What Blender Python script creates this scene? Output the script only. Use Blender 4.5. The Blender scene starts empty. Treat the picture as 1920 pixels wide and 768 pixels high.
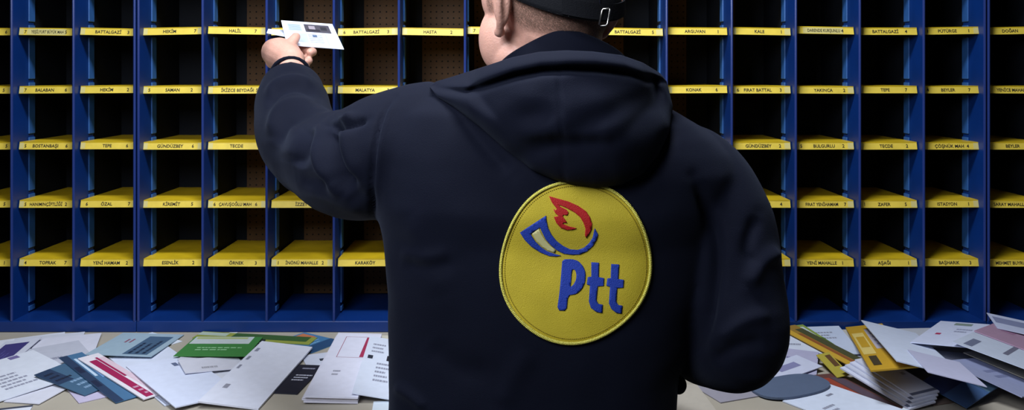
import bpy, bmesh, math, random
import numpy as np
from mathutils import Vector, Matrix, noise
from mathutils.bvhtree import BVHTree

sc = bpy.context.scene
col = sc.collection
random.seed(7)

# ------------------------------------------------------------------ camera / light / exposure
F, CX, CY, ZC = 1600.0, 950.0, 130.0, 1.45
cd = bpy.data.cameras.new('camera'); cam = bpy.data.objects.new('camera', cd); col.objects.link(cam)
cam.location = (0, 0, ZC); cam.rotation_euler = (math.pi/2, 0, 0)
cd.sensor_width = 36; cd.lens = 30; cd.shift_x = (960-CX)/1920; cd.shift_y = -(384-CY)/1920
cd.clip_start = .05
sc.camera = cam
vs = sc.view_settings
vs.view_transform = 'Standard'; vs.look = 'None'; vs.exposure = 0.0; vs.gamma = 1; vs.use_curve_mapping = False

w = bpy.data.worlds.new('world'); sc.world = w; w.use_nodes = True
w.node_tree.nodes['Background'].inputs[0].default_value = (.55, .68, 1, 1)
w.node_tree.nodes['Background'].inputs[1].default_value = 0.05

def area(name, loc, target, sx, sy, power, color):
    l = bpy.data.lights.new(name, 'AREA'); l.shape = 'RECTANGLE'; l.size = sx; l.size_y = sy
    l.energy = power; l.color = color
    if name == 'fill_light': l.spread = math.radians(125)
    o = bpy.data.objects.new(name, l); col.objects.link(o); o.location = loc
    o.rotation_euler = (Vector(target)-Vector(loc)).to_track_quat('-Z', 'Y').to_euler()
    return o
area('ceiling_lamp_light', (-.15, 1.10, 2.66), (-.1, 1.62, .9), 0.8, .25, 40, (.86, .92, 1))
area('fill_light', (-.55, .32, 2.02), (.12, 1.75, 1.22), .6, .6, 11, (.84, .90, 1))  # added fill lamp above and behind the man; no window there

def srgb(r, g, b):
    f = lambda c: (c/255/12.92) if c/255 <= .04045 else ((c/255+.055)/1.055)**2.4
    return (f(r), f(g), f(b), 1)

def P(px, py, Y):
    return Vector(((px-CX)/F*Y, Y, ZC-(py-CY)/F*Y))

# ------------------------------------------------------------------ materials
MATS = {}
def mat(name, c, rough=.6, metal=0, spec=.5, var=0, vscale=30, bump=0, bscale=200, sheen=0, coat=0, sss=0):
    if name in MATS: return MATS[name]
    m = bpy.data.materials.new(name); m.use_nodes = True; nt = m.node_tree; b = nt.nodes['Principled BSDF']
    b.inputs['Base Color'].default_value = c; b.inputs['Roughness'].default_value = rough
    b.inputs['Metallic'].default_value = metal; b.inputs['Specular IOR Level'].default_value = spec
    if sheen:
        b.inputs['Sheen Weight'].default_value = sheen; b.inputs['Sheen Roughness'].default_value = .5
        b.inputs['Sheen Tint'].default_value = (.6, .7, 1, 1)
    if coat: b.inputs['Coat Weight'].default_value = coat
    if sss:
        b.inputs['Subsurface Weight'].default_value = sss; b.inputs['Subsurface Radius'].default_value = (.01, .004, .002)
    tc = nt.nodes.new('ShaderNodeTexCoord')
    if var:
        n = nt.nodes.new('ShaderNodeTexNoise'); n.inputs['Scale'].default_value = vscale; n.inputs['Detail'].default_value = 5
        nt.links.new(tc.outputs['Object'], n.inputs['Vector'])
        r = nt.nodes.new('ShaderNodeValToRGB')
        r.color_ramp.elements[0].position = .3; r.color_ramp.elements[1].position = .7
        r.color_ramp.elements[0].color = tuple(x*(1-var) for x in c[:3])+(1,)
        r.color_ramp.elements[1].color = tuple(min(1, x*(1+var)) for x in c[:3])+(1,)
        nt.links.new(n.outputs['Fac'], r.inputs['Fac']); nt.links.new(r.outputs['Color'], b.inputs['Base Color'])
    if bump:
        n = nt.nodes.new('ShaderNodeTexNoise'); n.inputs['Scale'].default_value = bscale; n.inputs['Detail'].default_value = 3
        nt.links.new(tc.outputs['Object'], n.inputs['Vector'])
        bp = nt.nodes.new('ShaderNodeBump'); bp.inputs['Strength'].default_value = bump; bp.inputs['Distance'].default_value = .002
        nt.links.new(n.outputs['Fac'], bp.inputs['Height']); nt.links.new(bp.outputs['Normal'], b.inputs['Normal'])
    MATS[name] = m; return m

M_BLUE = mat('blue_painted_steel', srgb(3, 43, 108), .42, var=.12, vscale=12)
M_LIP = mat('pale_blue_steel_edge', srgb(44, 88, 150), .4, var=.08)
M_EDGE = mat('highlight_blue_edge', srgb(34, 52, 112), .3)  # paler blue puts the front-edge highlight into the colour
M_NAVY = mat('dark_back_and_shade_steel', srgb(7, 12, 22), .7, spec=.2)
M_YEL = mat('yellow_painted_steel', srgb(214, 180, 28), .42, var=.1, vscale=25)
M_YLIP = mat('yellow_shelf_label', srgb(224, 196, 72), .5, var=.08, vscale=40)
M_STICK = mat('pale_sticker', srgb(206, 192, 120), .6)
M_INK = mat('black_ink', srgb(28, 24, 18), .7)
M_BOARD = mat('brown_perforated_board', srgb(76, 48, 10), .7, var=.15, vscale=15)
M_HOLE = mat('dark_hole', srgb(10, 8, 6), .9)
M_TABLE = mat('beige_worktop', srgb(168, 160, 146), .55, var=.06, vscale=9)
M_SEAM = mat('worktop_seam', srgb(60, 56, 52), .8)
M_JACKET = mat('navy_softshell_fabric', srgb(10, 13, 27), .82, spec=.1, var=.10, vscale=6, bump=.25, bscale=900, sheen=.04)
M_SEAMJ = mat('navy_seam_thread', srgb(12, 14, 26), .9, spec=.1)
M_CAP = mat('black_cap_fabric', srgb(12, 13, 18), .85, spec=.15, bump=.3, bscale=700)
M_SKIN = mat('skin', srgb(206, 156, 138), .5, var=.10, vscale=35, bump=.25, bscale=350, sss=.12)
M_HAIR = mat('short_greying_hair', srgb(104, 80, 66), .9, var=.25, vscale=420, bump=.25, bscale=700)
M_TROUSER = mat('dark_trousers', srgb(22, 24, 34), .9, var=.1)
M_SHOE = mat('black_shoe', srgb(16, 15, 15), .4)
M_METAL = mat('buckle_metal', srgb(190, 186, 180), .3, metal=1)
M_PATCH = mat('yellow_patch_twill', srgb(200, 178, 42), .7, var=.08, vscale=18, bump=.5, bscale=1200)
M_THREAD = mat('pale_yellow_thread', srgb(232, 222, 100), .7, bump=.8, bscale=900)
M_RED = mat('red_embroidery', srgb(182, 22, 24), .65, bump=.5, bscale=900)
M_LBLUE = mat('blue_embroidery', srgb(30, 62, 168), .65, bump=.5, bscale=900)
M_PALE = mat('pale_embroidery', srgb(206, 200, 140), .7)
M_EYE = mat('eye_white', srgb(230, 228, 222), .3)
M_WALL = mat('wall_paint', srgb(120, 126, 134), .8, var=.05, vscale=3)
M_FLOOR = mat('floor_tiles', srgb(110, 106, 100), .5, var=.1, vscale=4)
M_CEIL = mat('ceiling_paint', srgb(176, 178, 180), .9, var=.03)

# ------------------------------------------------------------------ helpers
def tag(o, label, cat, group=None, kind=None):
    if label: o['label'] = label
    if cat: o['category'] = cat
    if group: o['group'] = group
    if kind: o['kind'] = kind
    return o
def empty(name, loc, label, cat, group=None):
    o = bpy.data.objects.new(name, None); col.objects.link(o); o.location = loc; o.empty_display_size = .1
    return tag(o, label, cat, group)
class MB:
    def __init__(s): s.v = []; s.f = []; s.m = []
    def add(s, vs_, fs, mi=0):
        b = len(s.v); s.v += [tuple(v) for v in vs_]
        for f in fs: s.f.append([b+i for i in f]); s.m.append(mi)
    def box(s, a, b, mi=0):
        x0, y0, z0 = a; x1, y1, z1 = b
        s.add([(x0,y0,z0),(x1,y0,z0),(x1,y1,z0),(x0,y1,z0),(x0,y0,z1),(x1,y0,z1),(x1,y1,z1),(x0,y1,z1)],
              [(0,3,2,1),(4,5,6,7),(0,1,5,4),(1,2,6,5),(2,3,7,6),(3,0,4,7)], mi)
    def tube(s, pts, rad, n=10, mi=0, closed=False, flat=1.0, up=None):
        pts = [Vector(p) for p in pts]; k = len(pts); b = len(s.v)
        if not hasattr(rad, '__len__'): rad = [rad]*k
        prev = None
        for i, p in enumerate(pts):
            t = (pts[(i+1) % k]-pts[i-1]) if closed else (pts[min(i+1, k-1)]-pts[max(i-1, 0)])
            t.normalize()
            if prev is None:
                u = Vector(up) if up else (Vector((0, 0, 1)) if abs(t.z) < .8 else Vector((1, 0, 0)))
                u = (u-t*u.dot(t)).normalized()
            else: u = (prev-t*prev.dot(t)).normalized()
            prev = u; q = t.cross(u)
            for j in range(n):
                a = 2*math.pi*j/n
                s.v.append(tuple(p+u*math.cos(a)*rad[i]+q*math.sin(a)*rad[i]*flat))
        for i in range(k if closed else k-1):
            for j in range(n):
                a, c = b+i*n+j, b+i*n+(j+1) % n
                i2 = (i+1) % k; d, e = b+i2*n+(j+1) % n, b+i2*n+j
                s.f.append([a, c, d, e]); s.m.append(mi)
        if not closed:
            s.f.append([b+j for j in range(n)][::-1]); s.m.append(mi)
            s.f.append([b+(k-1)*n+j for j in range(n)]); s.m.append(mi)
    def limb(s, pts, rad, n=16, flat=1.0, up=None):
        """tube with rounded ends, radii interpolated smoothly"""
        pts = [Vector(p) for p in pts]; P2, R2 = [], []
        t0 = (pts[0]-pts[1]).normalized(); t1 = (pts[-1]-pts[-2]).normalized()
        for a in (1.45, 1.1, .7, .35): P2.append(pts[0]+t0*rad[0]*math.sin(a)); R2.append(rad[0]*math.cos(a))
        k = len(pts)
        for i in range(k-1):
            p0, p1, p2, p3 = pts[max(i-1, 0)], pts[i], pts[i+1], pts[min(i+2, k-1)]
            for q in range(6):
                t = q/6; P2.append(.5*((2*p1)+(p2-p0)*t+(2*p0-5*p1+4*p2-p3)*t*t+(-p0+3*p1-3*p2+p3)*t**3))
                tt = t*t*(3-2*t); R2.append(rad[i]*(1-tt)+rad[i+1]*tt)
        P2.append(pts[-1]); R2.append(rad[-1])
        for a in (.35, .7, 1.1, 1.45): P2.append(pts[-1]+t1*rad[-1]*math.sin(a)); R2.append(rad[-1]*math.cos(a))
        s.tube(P2, R2, n, flat=flat, up=up)
    def ell(s, c, r, M=None, nu=28, nv=18):
        c = Vector(c); vs_, fs = [], []
        for i in range(1, nv):
            th = math.pi*i/nv
            for j in range(nu):
                ph = 2*math.pi*j/nu
                v = Vector((r[0]*math.sin(th)*math.cos(ph), r[1]*math.sin(th)*math.sin(ph), r[2]*math.cos(th)))
                vs_.append(c+(M@v if M else v))
        top = len(vs_); v = Vector((0, 0, r[2])); vs_.append(c+(M@v if M else v)); vs_.append(c-(M@v if M else v))
        for i in range(nv-2):
            for j in range(nu):
                fs.append((i*nu+j, (i+1)*nu+j, (i+1)*nu+(j+1) % nu, i*nu+(j+1) % nu))
        for j in range(nu):
            fs.append((top, j, (j+1) % nu)); fs.append((top+1, (nv-2)*nu+(j+1) % nu, (nv-2)*nu+j))
        s.add(vs_, fs)
    def rings(s, rs, mi=0, cap=True):
        b = len(s.v); n = len(rs[0])
        for r in rs: s.v += [tuple(p) for p in r]
        for i in range(len(rs)-1):
            for j in range(n):
                s.f.append([b+i*n+j, b+i*n+(j+1) % n, b+(i+1)*n+(j+1) % n, b+(i+1)*n+j]); s.m.append(mi)
        if cap:
            s.f.append([b+j for j in range(n)][::-1]); s.m.append(mi)
            s.f.append([b+(len(rs)-1)*n+j for j in range(n)]); s.m.append(mi)
    def mesh(s, name, mats=()):
        me = bpy.data.meshes.new(name); me.from_pydata(s.v, [], s.f); me.update()
        for m in mats: me.materials.append(m)
        if len(mats) > 1: me.polygons.foreach_set('material_index', s.m)
        return me
    def build(s, name, mats, parent=None, smooth=False, bevel=0, org=None):
        if not isinstance(mats, (list, tuple)): mats = [mats]
        if org is not None:
            s.v = [tuple(Vector(v)-Vector(org)) for v in s.v]
        me = s.mesh(name, mats); o = bpy.data.objects.new(name, me); col.objects.link(o)
        if org is not None: o.location = org
        if smooth: me.polygons.foreach_set('use_smooth', [True]*len(me.polygons))
        if bevel:
            bv = o.modifiers.new('bevel', 'BEVEL'); bv.width = bevel; bv.segments = 2; bv.limit_method = 'ANGLE'
        if parent: adopt(o, parent)
        return o
def adopt(o, parent):
    bpy.context.view_layer.update()
    o.parent = parent; o.matrix_parent_inverse = parent.matrix_world.inverted()
def fuse(mb, voxel, iters, fac=.5):
    me = mb.mesh('tmp'); o = bpy.data.objects.new('tmp', me); col.objects.link(o)
    r = o.modifiers.new('r', 'REMESH'); r.mode = 'VOXEL'; r.voxel_size = voxel; r.adaptivity = 0
    if iters:
        sm = o.modifiers.new('s', 'SMOOTH'); sm.factor = fac; sm.iterations = iters
    bpy.context.view_layer.update()
    dg = bpy.context.evaluated_depsgraph_get()
    out = bpy.data.meshes.new_from_object(o.evaluated_get(dg))
    bpy.data.objects.remove(o); out.polygons.foreach_set('use_smooth', [True]*len(out.polygons))
    return out
def link_mesh(me, name, m, parent=None):
    me.materials.clear(); me.materials.append(m); me.name = name
    o = bpy.data.objects.new(name, me); col.objects.link(o)
    if parent: adopt(o, parent)
    return o
TEXTS = {}
def text_geo(s):
    """flat letters, unit size, centred; returns verts, faces"""
    if s in TEXTS: return TEXTS[s]
    c = bpy.data.curves.new('t', 'FONT'); c.body = s; c.size = 1; c.align_x = 'CENTER'; c.align_y = 'CENTER'; c.resolution_u = 2; c.offset = .018
    o = bpy.data.objects.new('t', c); col.objects.link(o); bpy.context.view_layer.update()
    me = bpy.data.meshes.new_from_object(o.evaluated_get(bpy.context.evaluated_depsgraph_get()))
    r = ([tuple(v.co) for v in me.vertices], [tuple(p.vertices) for p in me.polygons])
    bpy.data.objects.remove(o); bpy.data.meshes.remove(me); TEXTS[s] = r; return r

# ------------------------------------------------------------------ room
D = 1.95           # rack front plane
TZ = .85           # worktop height
def slab(name, a, b, m):
    mb = MB(); mb.box(a, b); o = mb.build(name, m); o['kind'] = 'structure'; return o
slab('floor', (-3, -2.2, -.1), (3, 2.6, 0), M_FLOOR)
slab('ceiling', (-3, -2.2, 2.8), (3, 2.6, 2.9), M_CEIL)
slab('wall_back', (-3, 2.5, 0), (3, 2.6, 2.8), M_WALL)
slab('wall_front', (-3, -2.3, 0), (3, -2.2, 2.8), M_WALL)
slab('wall_left', (-3.1, -2.2, 0), (-3, 2.6, 2.8), M_WALL)
slab('wall_right', (3, -2.2, 0), (3.1, 2.6, 2.8), M_WALL)

# ------------------------------------------------------------------ worktop on legs
tab = empty('sorting_table', (0, 1.8, 0), 'long beige-topped worktop under the pigeonholes, covered with letters', 'table')
mb = MB(); mb.box((-1.75, 1.40, TZ-.03), (1.75, 2.3, TZ))
tp = mb.build('tabletop', M_TABLE, tab, bevel=.003)
mb = MB()
for a, b in ((( -1.72, 1.45), (1.72, 1.47)), ((-1.72, 2.23), (1.72, 2.25))): mb.box((a[0], a[1], TZ-.11), (b[0], b[1], TZ-.0302))
mb.build('apron', M_BLUE, tab)
for x in (-1.7, 0, 1.66):
    for y in (1.475, 2.19):
        mb = MB(); mb.box((x, y, 0), (x+.04, y+.04, TZ-.0302)); mb.build('leg', M_BLUE, tab, bevel=.003)

# ------------------------------------------------------------------ pigeonhole racks
FR = [-345, -220, -98, 22, 138, 256, 380, 500, 626, 748, 872, 995, 1118, 1250, 1372, 1492, 1612, 1732, 1850, 1970, 2092, 2214]
X = lambda px, Y=D: (px-CX)/F*Y
ROWS = [-162, -52, 58, 168, 273, 382, 492]
ZR = [P(0, y, D+.02).z for y in ROWS]
Z0 = TZ; ZB = TZ+.026; ZT = ZR[0]+.14; DEP = .24; UP = .088
NAMES = {
 58: ['AKÇADAĞ','HEKİMHAN','YAZIHAN','YEŞİLYURT BÜYÜK MAH','BATTALGAZİ','HEKİM','HALİL','KALE','BATTALGAZİ','HASTA','ARAPGİR','KULUNCAK','BATTALGAZİ','ARGUVAN','KALE','DARENDE KURŞUNLU','BATTALGAZİ','PÜTÜRGE','DOĞAN','YAZIHAN','KALE'],
 168: ['KALE','DARENDE','ARAPGİR','BALABAN','HEKİM','SAMAN','İKİZCE BEYDAĞI','DOĞAN','MALATYA','MERKEZ','KALE','ARGUVAN','HASAN','KONAK','FIRAT BATTAL','YAKINCA','TEPE','BEYLER','YENİCE MAHALLE','KALE','DOĞAN'],
 273: ['KONAK','BEYLER','HASAN','BOSTANBAŞI','TEPE','GÜNDÜZBEY','TECDE','MERKEZ','ADAFI','KALE','HANIM','YENİCE','KONAK','SÜMER','GÜNDÜZBEY','BULGURLU','TECDE','ÇÖŞNÜK MAH','BEYLER','KALE','HASAN'],
 382: ['KALE','TEPE','KERNEK','HANIMINÇİFTLİĞİ','ÖZAL','KİREMİT','ÇAVUŞOĞLU MAH','İZZET','KALE','NİYAZİ','HASAN','HALFETTİN','ŞIK','BEYLER','TANDOĞAN','FIRAT YENİHAMAM','ZAFER','ISTASYON','SARAY MAHALLE','KALE','ÖZAL'],
 492: ['TEPE','KONAK','ATAKÖY','TOPRAK','YENİ HAMAM','ESENLİK','ÖRNEK','İNÖNÜ MAHALLE','KARAKÖY','KALE','ÖZAL','HASAN','BEYLER','SARICIOĞLU','KONAK','YENİ MAHALLE','AŞAĞI','BAŞHARIK','MEHMET BUYRUK','KALE','TEPE'],
}
DIG = '1234567'
def rack(i0, i1, label):
    x0, x1 = X(FR[i0]), X(FR[i1])
    root = empty('sorting_rack', ((x0+x1)/2, D+DEP/2, TZ), label, 'mail sorting rack', None)
    th = .0045
    # carcass: base ledge, top, back
    mb = MB(); mb.box((x0+.0005, D-.002, Z0+.0005), (x1-.0005, D+DEP, ZB)); mb.build('base_ledge', M_BLUE, root, bevel=.002)
    mb = MB(); mb.box((x0+.0005, D, ZT), (x1-.0005, D+DEP, ZT+.02)); mb.build('top_panel', M_BLUE, root, bevel=.002)
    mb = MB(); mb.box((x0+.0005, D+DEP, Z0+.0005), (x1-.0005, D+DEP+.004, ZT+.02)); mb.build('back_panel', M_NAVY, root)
    for i in range(i0, i1+1):
        x = X(FR[i]); 
        if i == i0: x += .0045
        if i == i1: x -= .0045
        mb = MB(); mb.box((x-th/2, D+.0003, ZB), (x+th/2, D+UP, ZT)); 
        mb.tube([(x, D, ZB), (x, D, ZT)], .0030, 8, 1)
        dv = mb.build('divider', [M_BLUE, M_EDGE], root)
        mb = MB(); mb.box((x-.001, D+UP, ZB), (x+.001, D+DEP, ZT)); mb.build('divider_web', M_NAVY, dv)  # web nearly black: shade at the rear of the divider painted in
        # pale folded lip on each side, interrupted by round slot below each shelf
        for sgn in (-1, 1):
            if (i == i0 and sgn < 0) or (i == i1 and sgn > 0): continue
            mb = MB(); xa = x+sgn*th/2; xb = x+sgn*.0056
            zs = [ZB]+[z for z in sorted(ZR)]+[ZT]
            for k in range(len(zs)-1):
                a, b = zs[k]+.004, zs[k+1]-.012
                gp = a+.016
                for p, q in ((a, gp-.004), (gp+.004, b)):
                    if q > p: mb.box((min(xa, xb), D+UP-.026, p), (max(xa, xb), D+UP, q))
            mb.build('divider_lip', M_LIP, dv, bevel=.0015)
    for i in range(i0, i1):
        xa, xb = X(FR[i])+.005, X(FR[i+1])-.005
        for r, z in enumerate(ZR):
            dz = random.uniform(-.0018, .0018); tl = random.uniform(-.0015, .0015)
            if r >= 3: dz *= .3; tl *= .3
            mb = MB(); yf = D+.020; h = .0085
            A = lambda x: z+dz+tl*(2*(x-xa)/(xb-xa)-1)
            # top plate
            V = []
            for (x, y) in ((xa, yf+.003), (xb, yf+.003), (xb, D+DEP-.001), (xa, D+DEP-.001)):
                V.append((x, y, A(x)+h)); 
            V += [(v[0], v[1], v[2]-.0018) for v in V]
            mb.add(V, [(0,1,2,3),(7,6,5,4),(0,4,5,1),(1,5,6,2),(2,6,7,3),(3,7,4,0)], 0)
            # front lip, leaning back a little at the top
            V = [(xa, yf, A(xa)-h), (xb, yf, A(xb)-h), (xb, yf+.004, A(xb)+h), (xa, yf+.004, A(xa)+h)]
            V += [(v[0], v[1]+.0016, v[2]) for v in V]
            mb.add(V, [(0,1,2,3),(7,6,5,4),(0,4,5,1),(1,5,6,2),(2,6,7,3),(3,7,4,0)], 1)
            def put(u0, u1, v0, v1, mi, off=.0003):
                vv = []
                for u, v in ((u0, v0), (u1, v0), (u1, v1), (u0, v1)):
                    x = xa+(xb-xa)*u; vv.append((x, yf+.004*v-off, A(x)-h+2*h*v))
                mb.add(vv, [(0, 1, 2, 3)], mi)
            def txt(s, uc, size, off=.0006):
                vv, ff = text_geo(s); out = []
                wmax = max(a[0] for a in vv)-min(a[0] for a in vv)
                sx = min(size, .075/wmax) if wmax else size
                for a in vv:
                    x = xa+(xb-xa)*uc+a[0]*sx; v = .44+a[1]*size/(2*h)
                    out.append((x, yf+.004*v-off, A(x)-h+2*h*v))
                mb.add(out, ff, 3)
            if r >= 2:
                nm = NAMES[ROWS[r]][i]; rr = random.random()
                if rr < .55: put(.0, .08, .08, .95, 2)
                if random.random() < .6: put(.9, 1, .08, .95, 2)
                if ROWS[r] == 58 and len(nm) > 14: put(.14, .82, .06, .96, 2)
                txt(nm, .47+random.uniform(-.03, .03), .0100)
                txt(random.choice(DIG), .80+random.uniform(0, .06), .0105)
                if random.random() < .4: txt(random.choice(DIG), .11, .0105)
            mb.build('shelf', [M_YEL, M_YLIP, M_STICK, M_INK], root)
    # perforated boards behind the central columns
    for i in range(i0, i1):
        if not (6 <= i <= 14): continue
        s = (D+DEP)/D
        xl, xr = X(FR[i])+.0, X(FR[i+1])
        if i <= 9: a, b = xl+.030, xr-.004
        elif i >= 12: a, b = xl+.004, xl+(.094 if i < 14 else .07)
        else: a, b = xl+.012, xr-.012
        mb = MB(); yb = D+DEP-.006; mb.box((a, yb, ZB+.002), (b, yb+.004, ZT-.002), 0)
        nx = int((b-a)/.0145)
        z = ZB+.01
        while z < ZT-.01:
            for k in range(nx):
                x = a+(b-a)*(k+.5)/nx
                ring = [(x+.0022*math.cos(t*math.pi/4), yb-.0003, z+.0022*math.sin(t*math.pi/4)) for t in range(8)]
                mb.add(ring, [tuple(range(8))], 1)
            z += .0158
        # keep clear of shelves: shelves stop before the boards
        mb.build('perforated_board', [M_BOARD, M_HOLE], root)
    return root
rack(0, 5, 'blue steel pigeonhole rack with yellow shelves at the left end of the table')
rack(5, 18, 'blue steel pigeonhole rack with yellow shelves behind the man, widest rack')
rack(18, 21, 'blue steel pigeonhole rack with yellow shelves at the right edge')

# ------------------------------------------------------------------ person
person = empty('person', (.08, 1.22, 0), 'man from behind in navy hooded jacket and black cap, left arm raised with a letter', 'person')
HC = P(1032, 18, 1.175)                     # head centre
yaw = math.radians(31)
FW = Vector((-math.sin(yaw), math.cos(yaw), 0)); LF = Vector((-math.cos(yaw), -math.sin(yaw), 0)); UPV = Vector((0, 0, 1))
tiltM = Matrix.Rotation(math.radians(-6), 3, LF)     # slight nod
HM = Matrix((( -LF.x, FW.x, 0), (-LF.y, FW.y, 0), (0, 0, 1)))   # local x=right, y=forward, z=up
def H(x, y, z): return HC+HM@Vector((x, y, z))
b = MB()
b.ell(H(0, -.008, .022), (.076, .096, .094), HM)
b.ell(H(0, .022, -.030), (.066, .068, .078), HM)
b.ell(H(0, .050, -.070), (.046, .044, .042), HM)
b.ell(H(0, .080, -.092), (.022, .018, .018), HM)
b.ell(H(0, .055, .045), (.058, .040, .040), HM)        # forehead
b.limb([H(-.030, .086, .018), H(0, .092, .016), H(.030, .086, .018)], [.009, .009, .009], 10)   # brow
for s in (-1, 1):
    b.ell(H(s*.045, .058, -.022), (.020, .022, .016), HM)   # cheekbones
    b.ell(H(s*.054, .026, -.066), (.021, .034, .026), HM)   # jaw angle
    b.ell(H(s*.057, .042, -.040), (.026, .036, .046), HM)   # full cheek
    b.ell(H(s*.058, .040, .020), (.022, .034, .040), HM)    # temple
b.limb([H(0, .090, .008), H(0, .102, -.012), H(0, .112, -.030)], [.007, .009, .012], 10)
b.ell(H(-.011, .100, -.034), (.008, .010, .007), HM); b.ell(H(.011, .100, -.034), (.008, .010, .007), HM)
b.limb([H(-.022, .084, -.056), H(0, .093, -.055), H(.022, .084, -.056)], [.005, .006, .005], 10)
b.limb([H(-.020, .083, -.065), H(0, .092, -.066), H(.020, .083, -.065)], [.005, .007, .005], 10)
# ears (helix, antihelix, lobe, concha plate)
for s in (-1, 1):
    E = lambda f, z, o=0: H(s*(.077+o), f-.004, z)
    b.limb([E(.012, -.006, -.004), E(.012, .014, .004), E(.004, .030, .010), E(-.008, .034, .016), E(-.020, .026, .021), E(-.024, .008, .022),
            E(-.019, -.012, .018), E(-.010, -.026, .012), E(.000, -.033, .007), E(.008, -.027, .001)],
           [.004, .004, .0042, .0045, .005, .005, .0048, .0055, .0078, .005], 10)
    b.limb([E(-.002, .022, .008), E(-.010, .010, .011), E(-.009, -.008, .009), E(-.001, -.018, .004)], [.004, .0045, .0045, .004], 10)
    b.ell(E(-.009, .004, .008), (.009, .017, .031), HM)
    b.ell(E(.012, -.006, .000), (.005, .006, .009), HM)
# neck and trunk inside the clothes
b.limb([H(0, -.018, -.02), P(1046, 90, 1.195), P(1056, 150, 1.215), P(1040, 260, 1.22)], [.062, .062, .066, .07], 24)
b.limb([P(1035, 250, 1.22), P(1020, 420, 1.22), P(1000, 620, 1.23), P(1000, 850, 1.23)], [.10, .11, .11, .12], 24)
b.limb([P(840, 262, 1.22), P(1035, 240, 1.21), P(1270, 320, 1.22)], [.055, .06, .055], 16)
# left arm
b.limb([P(790, 262, 1.22), P(690, 295, 1.28), P(580, 285, 1.42), P(552, 210, 1.53), P(547, 140, 1.655), P(543, 112, 1.705)], [.052, .048, .040, .038, .029, .027], 16)
# right arm
b.limb([P(1300, 345, 1.22), P(1352, 440, 1.19), P(1385, 640, 1.16), P(1300, 635, 1.28), P(1225, 610, 1.42), P(1205, 602, 1.46)], [.052, .048, .042, .040, .030, .028], 16)
# left hand: back of hand to the left, fingers wrap forward and to the right, thumb on top of the letter
b.limb([P(545, 114, 1.70), P(527, 102, 1.735), P(516, 98, 1.765)], [.030, .034, .030], 16, flat=.95)
b.ell(P(508, 98, 1.755), (.017, .020, .024)); b.ell(P(512, 117, 1.745), (.015, .018, .013))
b.ell(P(540, 104, 1.725), (.028, .02, .028)); b.ell(P(553, 112, 1.715), (.014, .014, .018))
def finger(mbx, pts, r): mbx.limb(pts, r, 12)
finger(b, [P(520, 84, 1.76), P(533, 80, 1.79), P(553, 82, 1.80), P(572, 84, 1.785)], [.0105, .0098, .0092, .0082])     # index under letter
finger(b, [P(510, 90, 1.765), P(530, 94, 1.80), P(562, 95, 1.79), P(585, 97, 1.76), P(582, 98, 1.745)], [.0108, .0102, .0096, .0096, .0086])
finger(b, [P(506, 104, 1.76), P(530, 110, 1.79), P(560, 112, 1.78), P(578, 113, 1.75), P(574, 116, 1.735)], [.0105, .0098, .0092, .0090, .0082])
finger(b, [P(508, 118, 1.75), P(532, 124, 1.775), P(556, 126, 1.765), P(573, 127, 1.74), P(570, 129, 1.728)], [.0095, .0086, .0082, .0078, .0072])
finger(b, [P(543, 110, 1.71), P(543, 90, 1.72), P(549, 78, 1.735), P(555, 69, 1.752)], [.015, .0135, .0115, .0095])          # thumb
# right hand, in front of the belly, loosely curled
w0 = P(1205, 602, 1.46); hd = Vector((-.85, .5, -.05)).normalized(); hs = Vector((0, 0, 1)); hn = hd.cross(hs).normalized()
hp = lambda a, s_, n_: w0+hd*a+hs*s_+hn*n_
b.limb([hp(0, 0, 0), hp(.04, 0, 0), hp(.075, .004, 0)], [.028, .033, .032], 16, flat=.6, up=hs)
for k, (sz, ln) in enumerate(((.030, .95), (.010, 1.05), (-.010, 1), (-.029, .8))):
    finger(b, [hp(.07, sz*.9, 0), hp(.07+.040*ln, sz, .006), hp(.07+.062*ln, sz, .024), hp(.07+.055*ln, sz, .042)], [.0105, .0095, .0088, .0078])
finger(b, [hp(.02, .022, .008), hp(.045, .045, .022), hp(.072, .050, .034)], [.014, .0115, .0095])
# legs and feet
for s in (-1, 1):
    hx = .068+s*.095
    b.limb([(hx, 1.23, .86), (hx+s*.01, 1.235, .47), (hx+s*.015, 1.21, .10)], [.085, .055, .038], 16)
    b.limb([(hx+s*.015, 1.20, .05), (hx+s*.025, 1.36, .035)], [.036, .028], 12)
body_me = fuse(b, .0026, 4)
body = link_mesh(body_me, 'body', M_SKIN, person)
for s in (-1, 1):
    b = MB(); b.ell(H(s*.032, .080, .002), (.0125, .0125, .0125)); b.build('eye', M_EYE, person, smooth=True)
# short hair: shell taken from the scalp between ear, cap and nape, plus sideburns
inv = HM.inverted()
hm = bmesh.new(); hm.from_mesh(body_me)
def scalp(co):
    q = inv@(co-HC)
    if abs(q.x) > .088 or q.length > .14: return False
    nape = -.056
    back = q.y < -.012-.0*q.z and q.z > nape+max(0, (q.y+.10))*.25 and q.z < .09
    if abs(q.x) > .075: back = False
    side = (.024 < q.y < .040) and (-.014 < q.z < .06) and abs(q.x) > .045
    return back or side
kill = [f for f in hm.faces if not scalp(f.calc_center_median())]
bmesh.ops.delete(hm, geom=kill, context='FACES')
hm.normal_update()
for v in hm.verts: v.co += v.normal*.0010
me = bpy.data.meshes.new('hair'); hm.to_mesh(me); hm.free()
at = me.attributes.new('hair_fill', 'FLOAT', 'POINT')
for v in me.vertices:
    q = inv@(v.co-HC)
    if q.y > .015: dn = min(1, max(0, (q.z+.014)/.02))*.75*min(1, (.0405-q.y)/.005, (q.y-.0235)/.004)
    else: dn = min(1, max(0, (q.z-max(0, q.y+.10)*.25+.054)/.018))*min(1, max(0, (-.012-q.y)/.012))
    at.data[v.index].value = max(0, dn)
nt = M_HAIR.node_tree; an = nt.nodes.new('ShaderNodeAttribute'); an.attribute_name = 'hair_fill'
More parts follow.
